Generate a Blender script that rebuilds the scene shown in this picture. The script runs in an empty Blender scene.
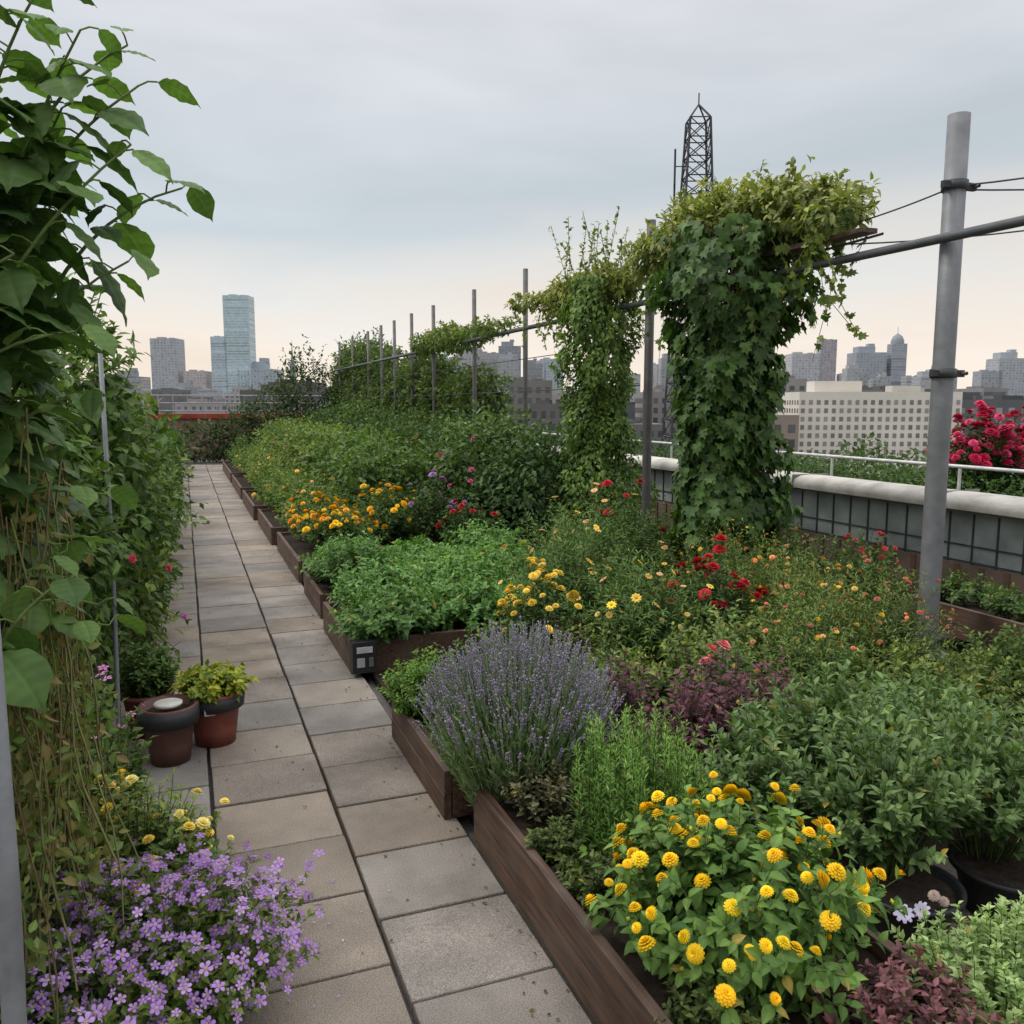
import bpy, math, random
import numpy as np
from mathutils import Vector
rng=np.random.default_rng(7); random.seed(7)
R=math.radians
def nrm(a): return a/np.maximum(np.linalg.norm(a,axis=-1,keepdims=True),1e-9)
def A(*x): return np.array(x,dtype=float)
sc=bpy.context.scene
# ---------------------------------------------------------------- materials
def newmat(name):
    m=bpy.data.materials.new(name); m.use_nodes=True
    nt=m.node_tree; b=nt.nodes['Principled BSDF']; return m,nt,b
def N(nt,t,**k):
    n=nt.nodes.new(t)
    for a,v in k.items(): setattr(n,a,v)
    return n
def attr_mat(name,rough=.6,trans=0.0,spec=.3,noise_scale=30,namp=.35,metal=0,bump=0,bscale=60,gain=(1,1,1)):
    m,nt,b=newmat(name); L=nt.links
    at=N(nt,'ShaderNodeAttribute',attribute_name='Col')
    tc=N(nt,'ShaderNodeTexCoord'); nz=N(nt,'ShaderNodeTexNoise'); nz.inputs['Scale'].default_value=noise_scale; nz.inputs['Detail'].default_value=4
    L.new(tc.outputs['Object'],nz.inputs['Vector'])
    mr=N(nt,'ShaderNodeMapRange'); mr.inputs[1].default_value=.25; mr.inputs[2].default_value=.75; mr.inputs[3].default_value=1-namp; mr.inputs[4].default_value=1+namp
    L.new(nz.outputs['Fac'],mr.inputs[0])
    vg=N(nt,'ShaderNodeVectorMath',operation='MULTIPLY'); vg.inputs[1].default_value=gain; L.new(at.outputs['Color'],vg.inputs[0])
    vm=N(nt,'ShaderNodeVectorMath',operation='SCALE'); L.new(vg.outputs[0],vm.inputs[0]); L.new(mr.outputs[0],vm.inputs['Scale'])
    L.new(vm.outputs[0],b.inputs['Base Color'])
    b.inputs['Roughness'].default_value=rough; b.inputs['Specular IOR Level'].default_value=spec; b.inputs['Metallic'].default_value=metal
    if bump:
        n2=N(nt,'ShaderNodeTexNoise'); n2.inputs['Scale'].default_value=bscale; n2.inputs['Detail'].default_value=6; L.new(tc.outputs['Object'],n2.inputs['Vector'])
        bp=N(nt,'ShaderNodeBump'); bp.inputs['Strength'].default_value=bump; bp.inputs['Distance'].default_value=.01
        L.new(n2.outputs['Fac'],bp.inputs['Height']); L.new(bp.outputs[0],b.inputs['Normal'])
    if trans:
        out=nt.nodes['Material Output']; tr=N(nt,'ShaderNodeBsdfTranslucent'); mx=N(nt,'ShaderNodeMixShader'); mx.inputs[0].default_value=trans
        vm2=N(nt,'ShaderNodeVectorMath',operation='MULTIPLY'); vm2.inputs[1].default_value=(1.4,1.6,.7); L.new(vm.outputs[0],vm2.inputs[0])
        L.new(vm2.outputs[0],tr.inputs[0]); L.new(b.outputs[0],mx.inputs[1]); L.new(tr.outputs[0],mx.inputs[2]); L.new(mx.outputs[0],out.inputs[0])
    return m
LEAF=attr_mat('leaf_foliage',.55,.26,.3,14,.35,gain=(1.13,1.06,1.0))
PETAL=attr_mat('flower_petal',.6,.15,.2,40,.12)
STEM=attr_mat('plant_stem',.7,0,.2,40,.3)
SOIL=attr_mat('soil',.95,0,.1,25,.5,0,1.0,40)
SLAB=attr_mat('concrete_slab',.82,0,.25,3.5,.24,0,.5,120)
def speckle(m,scale=260,lo=.7,hi=1.25):
    nt=m.node_tree;b=nt.nodes['Principled BSDF'];L=nt.links
    src=b.inputs['Base Color'].links[0].from_socket
    tc=N(nt,'ShaderNodeTexCoord');nz=N(nt,'ShaderNodeTexNoise');nz.inputs['Scale'].default_value=scale;nz.inputs['Detail'].default_value=2
    L.new(tc.outputs['Object'],nz.inputs['Vector'])
    mr=N(nt,'ShaderNodeMapRange');mr.inputs[1].default_value=.35;mr.inputs[2].default_value=.65;mr.inputs[3].default_value=lo;mr.inputs[4].default_value=hi
    L.new(nz.outputs['Fac'],mr.inputs[0])
    v=N(nt,'ShaderNodeVectorMath',operation='SCALE');L.new(src,v.inputs[0]);L.new(mr.outputs[0],v.inputs['Scale'])
    n2=N(nt,'ShaderNodeTexNoise');n2.inputs['Scale'].default_value=1.7;n2.inputs['Detail'].default_value=8;n2.inputs['Roughness'].default_value=.65;L.new(tc.outputs['Object'],n2.inputs['Vector'])
    m2=N(nt,'ShaderNodeMapRange');m2.inputs[1].default_value=.48;m2.inputs[2].default_value=.68;m2.inputs[3].default_value=1;m2.inputs[4].default_value=.66;L.new(n2.outputs['Fac'],m2.inputs[0])
    v2=N(nt,'ShaderNodeVectorMath',operation='SCALE');L.new(v.outputs[0],v2.inputs[0]);L.new(m2.outputs[0],v2.inputs['Scale'])
    L.new(v2.outputs[0],b.inputs['Base Color'])
speckle(SLAB,lo=.62,hi=1.3)
def wood_mat():
    m,nt,b=newmat('stained_timber');L=nt.links
    tc=N(nt,'ShaderNodeTexCoord');mp=N(nt,'ShaderNodeMapping');mp.inputs['Scale'].default_value=(40,2.5,40);L.new(tc.outputs['Object'],mp.inputs[0])
    nz=N(nt,'ShaderNodeTexNoise');nz.inputs['Scale'].default_value=1.5;nz.inputs['Detail'].default_value=8;L.new(mp.outputs[0],nz.inputs['Vector'])
    cr=N(nt,'ShaderNodeValToRGB');cr.color_ramp.elements[0].position=.3;cr.color_ramp.elements[0].color=(.028,.016,.011,1);cr.color_ramp.elements[1].position=.72;cr.color_ramp.elements[1].color=(.13,.068,.04,1)
    L.new(nz.outputs['Fac'],cr.inputs[0])
    n2=N(nt,'ShaderNodeTexNoise');n2.inputs['Scale'].default_value=5;L.new(tc.outputs['Object'],n2.inputs['Vector'])
    mx=N(nt,'ShaderNodeMix',data_type='RGBA');mx.inputs[7].default_value=(.12,.09,.07,1);L.new(cr.outputs[0],mx.inputs[6])
    mr=N(nt,'ShaderNodeMapRange');mr.inputs[1].default_value=.45;mr.inputs[2].default_value=.8;mr.inputs[4].default_value=.6;L.new(n2.outputs['Fac'],mr.inputs[0]);L.new(mr.outputs[0],mx.inputs[0])
    L.new(mx.outputs[2],b.inputs['Base Color']);b.inputs['Roughness'].default_value=.6
    bp=N(nt,'ShaderNodeBump');bp.inputs['Strength'].default_value=.5;bp.inputs['Distance'].default_value=.004;L.new(nz.outputs['Fac'],bp.inputs['Height']);L.new(bp.outputs[0],b.inputs['Normal'])
    return m
WOOD=wood_mat()
METAL=attr_mat('galvanised_steel',.5,0,.35,9,.25,.1,.15,50)
POTM=attr_mat('pot_clay',.55,0,.4,12,.25,0,.2,40)
WALLM=attr_mat('painted_masonry',.8,0,.3,4,.32,0,.4,30)
CITY=attr_mat('city_facade',.8,0,.3,.15,.12)
GLASS=attr_mat('window_glass',.15,0,.6,.3,.3)
MATS=[LEAF,PETAL,STEM,SOIL,SLAB,WOOD,METAL,POTM,WALLM,CITY,GLASS]
iL,iP,iS,iSOIL,iSLAB,iW,iM,iPOT,iWALL,iC,iG=range(11)
# ---------------------------------------------------------------- mesh builder
class MB:
    def __init__(s): s.V=[];s.C=[];s.L=[];s.T=[];s.M=[];s.S=[];s.n=0
    def add(s,v,faces_by_k,col,mat,smooth=False):
        v=np.asarray(v,float).reshape(-1,3); c=np.broadcast_to(np.asarray(col,float),(len(v),3))
        s.V.append(v);s.C.append(c)
        for f in faces_by_k:
            f=np.asarray(f,int)
            if f.size==0: continue
            s.L.append((f+s.n).ravel()); s.T.append(np.full(len(f),f.shape[1])); s.M.append(np.full(len(f),mat)); s.S.append(np.full(len(f),smooth))
        s.n+=len(v)
    def inst(s,tm,P,D,Nn,Sz,C,mat,smooth=False):
        tv,tf,tint=tm; n=len(P)
        if n==0: return
        d=nrm(D); sd=nrm(np.cross(d,Nn)); nn=np.cross(sd,d)
        Sz=np.broadcast_to(np.asarray(Sz,float),(n,)); 
        v=P[:,None,:]+Sz[:,None,None]*(tv[None,:,0:1]*sd[:,None,:]+tv[None,:,1:2]*d[:,None,:]+tv[None,:,2:3]*nn[:,None,:])
        C=np.broadcast_to(C,(n,3)); c=C[:,None,:]*tint[None,:,None]
        off=(np.arange(n)*len(tv))[:,None,None]
        s.add(v.reshape(-1,3),[(f[None]+off).reshape(-1,f.shape[1]) for f in tf],c.reshape(-1,3),mat,smooth)
    def tubes(s,P,rad,sides,col,mat,smooth=True,cap=False):
        P=np.asarray(P,float)
        if P.ndim==2: P=P[None]
        n,K,_=P.shape; rad=np.broadcast_to(np.asarray(rad,float),(n,K))
        T=np.gradient(P,axis=1); T=nrm(T)
        ref=np.where(np.abs(nrm(P[:,-1]-P[:,0])[:,2:3])>.9,A(1,0,0),A(0,0,1))[:,None,:]
        a=nrm(np.cross(T,ref)); b=np.cross(T,a)
        th=np.arange(sides)/sides*2*np.pi
        v=P[:,:,None,:]+rad[:,:,None,None]*(np.cos(th)[None,None,:,None]*a[:,:,None,:]+np.sin(th)[None,None,:,None]*b[:,:,None,:])
        i=np.arange(n)[:,None,None]*K*sides; k=np.arange(K-1)[None,:,None]*sides; j=np.arange(sides)[None,None,:]; j2=(j+1)%sides
        f=np.stack(np.broadcast_arrays(i+k+j,i+k+j2,i+k+sides+j2,i+k+sides+j),-1).reshape(-1,4)
        c=np.broadcast_to(np.asarray(col,float),(n,3))
        c=np.repeat(c,K*sides,axis=0)
        fs=[f]
        if cap:
            fs.append(np.array([[q*K*sides+(K-1)*sides+x for x in range(sides)] for q in range(n)]))
        s.add(v.reshape(-1,3),fs,c,mat,smooth)
    def box(s,c,sz,col,mat):
        x,y,z=[q/2 for q in sz]
        v=np.array([[-x,-y,-z],[x,-y,-z],[x,y,-z],[-x,y,-z],[-x,-y,z],[x,-y,z],[x,y,z],[-x,y,z]])+np.array(c)
        s.add(v,[[[0,3,2,1],[4,5,6,7],[0,1,5,4],[1,2,6,5],[2,3,7,6],[3,0,4,7]]],col,mat)
    def lathe(s,prof,c,seg,col,mat):
        pr=np.array(prof,float);K=len(pr);th=np.arange(seg)/seg*2*np.pi
        v=np.stack([pr[:,0,None]*np.cos(th),pr[:,0,None]*np.sin(th),np.repeat(pr[:,1,None],seg,1)],-1)+np.array(c)
        k=np.arange(K-1)[:,None]*seg;j=np.arange(seg)[None];j2=(j+1)%seg
        f=np.stack(np.broadcast_arrays(k+j,k+j2,k+seg+j2,k+seg+j),-1).reshape(-1,4)
        s.add(v.reshape(-1,3),[f],col,mat,True)
    def obj(s,name,bevel=0,parent=None,rotz=0):
        V=np.concatenate(s.V);C=np.concatenate(s.C);L=np.concatenate(s.L);T=np.concatenate(s.T);M=np.concatenate(s.M);S=np.concatenate(s.S)
        lo=V.min(0);hi=V.max(0);o=np.array([(lo[0]+hi[0])/2,(lo[1]+hi[1])/2,lo[2]])
        V=V-o
        me=bpy.data.meshes.new(name)
        me.vertices.add(len(V));me.vertices.foreach_set('co',V.ravel())
        me.loops.add(len(L));me.loops.foreach_set('vertex_index',L.astype(np.int32))
        me.polygons.add(len(T));st=np.concatenate([[0],np.cumsum(T)[:-1]])
        me.polygons.foreach_set('loop_start',st.astype(np.int32))
        used=sorted(set(M.tolist()));mp={u:i for i,u in enumerate(used)}
        for u in used: me.materials.append(MATS[u])
        me.polygons.foreach_set('material_index',np.array([mp[x] for x in M.tolist()],dtype=np.int32))
        me.polygons.foreach_set('use_smooth',S.astype(bool))
        at=me.color_attributes.new('Col','FLOAT_COLOR','POINT')
        cc=np.ones((len(V),4));cc[:,:3]=C;at.data.foreach_set('color',cc.ravel())
        me.update(calc_edges=True);me.validate()
        ob=bpy.data.objects.new(name,me);sc.collection.objects.link(ob);ob.location=o
        if rotz:
            ob.rotation_euler[2]=rotz; c_,s_=math.cos(rotz),math.sin(rotz)
            ob.location=(o[0]*c_-o[1]*s_,o[0]*s_+o[1]*c_,o[2])
        if bevel:
            b=ob.modifiers.new('bevel','BEVEL');b.width=bevel;b.segments=2;b.limit_method='ANGLE'
        return ob
# ---------------------------------------------------------------- leaf templates
def leaf(n=3,w=.3,fold=.25,droop=.2,shape='ovate',wav=0):
    t=np.linspace(0,1,n+1);v=[];tint=[]
    for i,x in enumerate(t):
        if shape=='ovate': ww=w*math.sin(math.pi*min(1,x**.8*.96+.03))
        elif shape=='heart': ww=w*(1.15*math.sin(math.pi*min(1,(x*.86+.12)))**.8)*(1 if x<.6 else 1-(x-.6)*.7)
        else: ww=w*(.55+.45*math.sin(math.pi*x))*(1 if x<.9 else .3)
        z=-droop*x*x; wz=wav*(1 if i%2 else -1)
        v+= [[-ww,x,z+fold*ww+wz],[0,x,z],[ww,x,z+fold*ww-wz]];tint+=[.95,1.2,.95]
    f=[]
    for i in range(n):
        a=i*3;f+=[[a,a+1,a+4,a+3],[a+1,a+2,a+5,a+4]]
    return np.array(v,float),[np.array(f)],np.array(tint)
def big_leaf():
    # ovate pointed leaf with midrib, raised panels between side veins
    n=12;v=[];ti=[];cols=[-1,-.55,-.12,0,.12,.55,1]
    for i in range(n+1):
        x=i/n
        ww=.37*(math.sin(math.pi*min(1,(x*.8+.17)))**.75)*(1 if x<.55 else max(.02,1-((x-.55)/.45)**1.7))
        if i==0: ww=.16
        for c in cols:
            ve=(i%2==0)
            y=x+abs(c)*.09*(1-x)
            z=-.38*x*x+.16*abs(c)*ww/.37*.5-.10*c*c*ww/.37
            z+=(-.012 if ve else .012)*(1 if 0<abs(c)<1 else .3)+(-.02 if c==0 else 0)
            if abs(c)==1: z+=.02*math.sin(i*1.9+c);
            v.append([c*ww,y,z]);ti.append(1.35 if c==0 else (1.12 if ve else .9))
    k=len(cols);f=[[i*k+j,i*k+j+1,(i+1)*k+j+1,(i+1)*k+j] for i in range(n) for j in range(k-1)]
    return np.array(v,float),[np.array(f)],np.array(ti)
def lobed():
    pts=[(0,0),(-.32,-.05),(-.5,.25),(-.3,.38),(-.38,.72),(-.14,.66),(0,1),(.14,.66),(.38,.72),(.3,.38),(.5,.25),(.32,-.05)]
    v=[[x,y,-.25*y*y+.15*abs(x)] for x,y in pts]+[[0,.35,-.02]]
    f=[[12,i,(i+1)%12] for i in range(12)]
    return np.array(v,float),[np.array(f)],np.array([.95]*12+[1.15])
DIA=(np.array([[0,0,0],[.28,.45,.08],[0,1,-.15],[-.28,.45,.08]],float),[np.array([[0,1,2],[0,2,3]])],np.array([1,1,1.1,1]))
OV=leaf(3,.27,.3,.25);OVN=leaf(5,.3,.35,.3,wav=.012);BIG=big_leaf();NAR=leaf(2,.1,.3,.2);LOB=lobed()
BLOB=(np.array([[0,0,0],[.35,.5,0],[0,.5,.35],[-.35,.5,0],[0,.5,-.35],[0,1,0]],float),[np.array([[0,2,1],[0,3,2],[0,4,3],[0,1,4],[5,1,2],[5,2,3],[5,3,4],[5,4,1]])],np.ones(6))
def petals(rings):
    v=[];f=[];ti=[]
    for (n,r0,r1,z0,z1,w,tt,off) in rings:
        for k in range(n):
            a=2*math.pi*(k+off)/n;c,s=math.cos(a),math.sin(a);b=len(v)
            for (r,ww,z) in ((r0,w*.35,z0),(r0*.4+r1*.6,w,(z0+z1)/2+.05),(r1,w*.55,z1)):
                for sg in(-1,1): v.append([c*r-s*ww*sg,s*r+c*ww*sg,z]);ti.append(tt*(.85 if r==r0 else 1.05))
            f+=[[b,b+1,b+3,b+2],[b+2,b+3,b+5,b+4]]
    return np.array(v,float),[np.array(f)],np.array(ti)
DAISY=petals([(5,.08,.5,0,.04,.16,1,0)])
DAISY8=petals([(9,.1,.5,.02,0,.12,1,0)])
POM=petals([(10,.1,.5,0,.05,.15,.85,0),(9,.08,.42,.08,.2,.14,1,.5),(7,.05,.28,.15,.32,.12,1.1,0),(5,.02,.14,.2,.38,.09,1.1,.3)])
# dense rounded marigold head: frilled layers
POM2=petals([(13,.1,.5,-.02,-.02,.11,.8,0),(13,.1,.47,.06,.10,.11,.92,.5),(11,.08,.38,.14,.24,.1,1,.2),(9,.05,.27,.2,.34,.09,1.06,.6),(7,.02,.15,.26,.42,.07,1.1,.1)])
DISC=(np.array([[.13*math.cos(i*math.pi/3),.13*math.sin(i*math.pi/3),.03] for i in range(6)]+[[0,0,.09]]),[np.array([[6,i,(i+1)%6] for i in range(6)])],np.ones(7))
def rnd(n,s=1): return rng.normal(size=(n,3))*s
def mixc(a,b,t): a=np.array(a);b=np.array(b);return a+(b-a)*np.clip(t,0,1)[:,None]
UP=A(0,0,1)
DK=(.028,.06,.016);MD=(.055,.115,.028);LT=(.11,.19,.045);YG=(.19,.25,.06)
def shoots(mb,base,fr,Rr,H,S,K,tm,ls,c0=DK,c1=LT,t0=.25,outw=1.,fwd=.5,droop=.15,stem=.003,lean=(0,0),dome=.75,hvar=(.7,1.08),colj=.25,stemc=(.07,.1,.03),sizevar=.25):
    base=np.array(base,float)
    rr=np.sqrt(rng.random(S));th=rng.random(S)*2*np.pi
    cx=np.cos(th)*rr;cy=np.sin(th)*rr
    st=base+np.stack([cx*fr,cy*fr,np.zeros(S)],-1)
    hz=H*np.sqrt(np.maximum(.05,1-dome*rr*rr))*rng.uniform(hvar[0],hvar[1],S)
    rv=rng.uniform(.8,1.12,S)
    tip=base+np.stack([cx*Rr[0]*rv+lean[0],cy*Rr[1]*rv+lean[1],hz],-1)
    ctl=st*.6+tip*.4+np.stack([np.zeros(S),np.zeros(S),hz*.25],-1)+rnd(S,.04*H)
    t=np.linspace(0,1,6)[None,:,None]
    P=(1-t)**2*st[:,None]+2*t*(1-t)*ctl[:,None]+t*t*tip[:,None]
    if stem>0: mb.tubes(P,np.linspace(1,.35,6)[None]*stem,3,stemc,iS)
    tl=np.clip(np.linspace(t0,1,K)[None,:]+rng.normal(size=(S,K))*.03,0,1)[:,:,None]
    PL=(1-tl)**2*st[:,None]+2*tl*(1-tl)*ctl[:,None]+tl*tl*tip[:,None]
    T=nrm(2*(1-tl)*(ctl-st)[:,None]+2*tl*(tip-ctl)[:,None])
    ph=(np.arange(K)[None,:]*2.4+rng.random((S,1))*6.28+rng.normal(size=(S,K))*.3)[:,:,None]
    a=nrm(np.cross(T,A(.3,.9,.1)));b=np.cross(T,a)
    u=np.cos(ph)*a+np.sin(ph)*b
    tt=tl[:,:,0]
    D=u*outw+T*(fwd+tl*.5)+rng.normal(size=u.shape)*.2-UP*droop
    Nn=T*.8+UP*.6+rng.normal(size=u.shape)*.25
    sz=ls*(1.1-.5*tt)*rng.uniform(1-sizevar,1+sizevar,tt.shape)
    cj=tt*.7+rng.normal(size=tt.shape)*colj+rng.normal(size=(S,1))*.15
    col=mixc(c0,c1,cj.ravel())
    yl=rng.random(len(col))<.012; col[yl]=np.array((.3,.24,.05))
    mb.inst(tm,PL.reshape(-1,3),D.reshape(-1,3),Nn.reshape(-1,3),sz.ravel(),col,iL)
    return tip,nrm(tip-ctl)
def flowers(mb,P,Nn,tm,size,c,c2=None,disc=None,tilt=.4,var=.2):
    n=len(P)
    if n==0:return
    nn=nrm(nrm(Nn)+UP*.5+rnd(n,tilt));D=np.cross(nn,rnd(n));S=size*rng.uniform(1-var,1+var,n)
    col=mixc(c,c2 if c2 else c,rng.random(n))*rng.uniform(.8,1.1,(n,1))
    mb.inst(tm,P,D,nn,S,col,iP)
    if disc: mb.inst(DISC,P+nn*S[:,None]*.02,D,nn,S*1.1,np.tile(np.array(disc),(n,1)),iP)
def mass(mb,blobs,n,tm,ls,c0,c1,down=.3,fill=.55,twigs=0,zmin=.03):
    W=np.array([b[3]*b[4]+b[4]*b[5]+b[3]*b[5] for b in blobs]);W=W/W.sum()
    for b,w in zip(blobs,W):
        k=max(8,int(n*w));c=np.array(b[:3]);r=np.array(b[3:6])
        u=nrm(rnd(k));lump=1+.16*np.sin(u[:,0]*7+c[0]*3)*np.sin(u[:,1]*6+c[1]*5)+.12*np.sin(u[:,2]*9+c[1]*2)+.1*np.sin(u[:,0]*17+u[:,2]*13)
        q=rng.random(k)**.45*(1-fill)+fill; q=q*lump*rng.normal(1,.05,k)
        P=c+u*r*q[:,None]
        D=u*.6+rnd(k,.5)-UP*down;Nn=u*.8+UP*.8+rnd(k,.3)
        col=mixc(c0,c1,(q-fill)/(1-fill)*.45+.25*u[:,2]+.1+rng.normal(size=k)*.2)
        ok=P[:,2]>zmin
        mb.inst(tm,P[ok],D[ok],Nn[ok],ls*rng.uniform(.7,1.25,k)[ok],col[ok],iL)
        if twigs:
            m=max(2,int(twigs*w)); uu=nrm(rnd(m)+UP*.7); s0=c+uu*r*.6; s1=c+uu*r*rng.uniform(1.1,1.45,(m,1))+rnd(m,.04)
            t=np.linspace(0,1,5)[None,:,None]; PP=s0[:,None]*(1-t)+s1[:,None]*t
            mb.tubes(PP,.003,3,(.09,.1,.03),iS)
            K=12;tl=np.linspace(.2,1,K)[None,:,None];PL=(s0[:,None]*(1-tl)+s1[:,None]*tl).reshape(-1,3)
            DD=rnd(m*K,.8)+np.repeat(uu,K,0)*.6
            mb.inst(tm,PL,DD,rnd(m*K,.4)+UP,ls*rng.uniform(.5,.95,m*K),mixc(c0,c1,.6+rng.normal(size=m*K)*.25),iL)
# ---------------------------------------------------------------- roof & path
mb=MB();mb.box((5,-1+17,-.55),(18,36,1.0),(.12,.11,.1),iSLAB);mb.box((5,16,-13.2),(17.6,35.6,24.2),(.25,.2,.17),iWALL);mb.obj('rooftop_terrace_building')
mb=MB()
def slabcol():
    g=rng.uniform(.76,1.08);w=rng.uniform(-.012,.016);return A(.272+w,.235,.198-w)*g
for (x0,x1,off) in ((.537,.985,0),(.047,.523,.19),(-.445,.033,0)):
    y=-1.2+off
    while y<25.5:
        mb.box(((x0+x1)/2+rng.normal()*.002,y+.2125,-.0295+rng.normal()*.002),(x1-x0,.413,.055),slabcol(),iSLAB);y+=.425
for xx in np.arange(1.9,3.2,.435):
    y=-.9
    while y<2.2:
        mb.box((xx+.2,y+.2,-.0295),(.425,.415,.055),slabcol()*.8,iSLAB);y+=.425
mb.obj('paved_path',bevel=.006)
mb=MB()
mb.box((2.95,14.5,-.02),(3.8,24.5,.05),(.035,.026,.02),iSOIL);mb.box((-1.4,12,-.02),(1.85,27,.05),(.035,.026,.02),iSOIL)
mb.obj('garden_soil')
mb=MB();n=520
P=np.stack([np.where(rng.random(n)<.6,.98-np.abs(rng.normal(0,.09,n)),rng.uniform(-.3,.95,n)),rng.uniform(1.4,12,n),np.full(n,.003)],-1)
mb.inst(DIA,P,rnd(n)*A(1,1,.1),np.tile(UP,(n,1))+rnd(n,.2),rng.uniform(.006,.022,n),mixc((.05,.035,.02),(.16,.13,.05),rng.random(n)),iL)
n=60;P=np.stack([.05+rng.normal(0,.2,n)+.15,rng.uniform(1.7,3.0,n),np.full(n,.004)],-1);mb.inst(DIA,P,rnd(n)*A(1,1,.1),np.tile(UP,(n,1)),rng.uniform(.008,.014,n),mixc((.4,.2,.6),(.6,.4,.75),rng.random(n)),iP)
mb.obj('fallen_leaves')
def planter(x0,x1,y0,y1,h=.25,t=.035):
    mb=MB();c=(.1,.1,.1)
    for k in range(2):
        hh=h/2-.002;zc=h*(.25+.5*k)
        mb.box((x0+t/2+rng.normal()*.0012,(y0+y1)/2,zc),(t,y1-y0,hh),c,iW);mb.box((x1-t/2,(y0+y1)/2,zc),(t,y1-y0,hh),c,iW)
    mb.box(((x0+x1)/2,y0+t/2,h/2-.003),(x1-x0-2*t-.004,t,h-.006),c,iW);mb.box(((x0+x1)/2,y1-t/2,h/2-.003),(x1-x0-2*t-.004,t,h-.006),c,iW)
    mb.box(((x0+x1)/2,(y0+y1)/2,h*.4),(x1-x0-2*t-.006,y1-y0-2*t-.004,h*.8),(.03,.022,.017),iSOIL)
    mb.obj('wooden_planter_box',bevel=.004)
planter(.99,1.75,1.1,3.0,.24);planter(.93,1.7,3.2,4.15,.21);planter(.92,2.6,5.25,6.4,.22);planter(.95,2.6,6.75,7.75,.2)
planter(.96,1.9,8.2,10.2,.22);planter(.93,1.9,10.6,12.6,.22)
planter(.9,1.9,13,15.5,.22);planter(.9,1.9,16,19,.22);planter(.9,1.9,19.5,23.5,.22)
# ---------------------------------------------------------------- foreground plants
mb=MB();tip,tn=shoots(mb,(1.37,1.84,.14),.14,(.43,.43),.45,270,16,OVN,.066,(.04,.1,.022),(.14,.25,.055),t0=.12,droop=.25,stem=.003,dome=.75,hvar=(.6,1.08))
k=rng.permutation(len(tip))[:105];P=tip[k]+UP*.03+rnd(105,.006);flowers(mb,P,tn[k],POM2,.038,(.85,.5,.01),(.9,.66,.02),tilt=.45,var=.35)
mb.tubes(np.stack([tip[k],(tip[k]+P)/2,P],1),.0022,3,(.12,.18,.05),iS)
k=rng.permutation(len(tip))[:40];mb.inst(BLOB,tip[k]+UP*.01,UP+rnd(40,.3),rnd(40),.018,mixc((.3,.35,.05),(.7,.6,.05),rng.random(40)),iP)
mb.obj('marigold_plant')
def lavender(base,H,Rr,S,fr=.2):
    mb=MB();base=np.array(base,float)
    rr=np.sqrt(rng.random(S));th=rng.random(S)*6.283;cx=np.cos(th)*rr;cy=np.sin(th)*rr
    hz=H*np.sqrt(1-.62*rr**2.4)*rng.uniform(.8,1.08,S)
    st=base+np.stack([cx*fr,cy*fr,0*cx],-1);tip=base+np.stack([cx*Rr*rng.uniform(.85,1.1,S),cy*Rr*rng.uniform(.85,1.1,S),hz],-1)
    ctl=st*.6+tip*.4+np.stack([0*cx,0*cx,hz*.12],-1)+rnd(S,.01)
    f=lambda t:(1-t)**2*st[:,None]+2*t*(1-t)*ctl[:,None]+t*t*tip[:,None]
    mb.tubes(f(np.linspace(0,1,6)[None,:,None]),.0018,3,mixc((.15,.23,.1),(.26,.36,.16),rng.random(S)),iS)
    K=20;tl=np.tile(np.linspace(.8,1,K)[None,:,None],(S,1,1))+rng.normal(size=(S,K,1))*.006;PL=f(tl);T=nrm(2*(1-tl)*(ctl-st)[:,None]+2*tl*(tip-ctl)[:,None])
    D=T*.9+rng.normal(size=PL.shape)*.45
    keep=(rng.random((S,1))<.85)&(rng.random((S,K))<np.linspace(.35,1,K)[None])
    mb.inst(BLOB,PL[keep],D[keep],rnd(keep.sum()),.010*rng.uniform(.7,1.3,keep.sum()),mixc((.18,.13,.24),(.44,.35,.52),rng.random(keep.sum())),iP)
    K=20;tl=np.tile(np.linspace(.02,.74,K)[None,:,None],(S,1,1))+rng.normal(size=(S,K,1))*.03;tl=np.clip(tl,0,1);PL=f(tl);T=nrm(2*(1-tl)*(ctl-st)[:,None]+2*tl*(tip-ctl)[:,None])
    D=T*1.1+rng.normal(size=PL.shape)*.3
    mb.inst(NAR,PL.reshape(-1,3),D.reshape(-1,3),rnd(S*K),.05*rng.uniform(.6,1.2,S*K),mixc((.10,.17,.07),(.24,.34,.17),rng.random(S*K)),iL)
    mb.obj('lavender_plant')
lavender((1.21,3.08,.1),.68,.42,1150)
mb=MB();shoots(mb,(1.38,2.40,.15),.2,(.23,.22),.52,150,80,NAR,.034,(.06,.15,.025),(.19,.34,.07),t0=.06,outw=1,fwd=.6,droop=-.1,dome=.3,stem=.003,hvar=(.7,1.08));mb.obj('rosemary_bush')
mb=MB();shoots(mb,(1.17,2.75,.2),.1,(.16,.16),.2,70,14,OV,.035,(.05,.05,.03),(.17,.17,.09));mb.obj('thyme_plant')
mb=MB()
for (x,y,r_) in ((1.15,2.2,.15),(1.12,2.45,.12),(1.2,1.35,.2),(1.6,2.1,.2),(1.14,1.6,.13)): shoots(mb,(x,y,.18),r_*.6,(r_,r_*1.1),.13,80,14,DIA,.036,(.04,.06,.02),(.12,.17,.05),hvar=(.4,1.2))
mb.obj('ground_cover_plant')
mb=MB();shoots(mb,(1.1,3.98,.16),.14,(.27,.26),.32,230,20,DIA,.036,(.05,.12,.02),(.17,.3,.06),hvar=(.6,1.1));mb.obj('oregano_plant')
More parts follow.
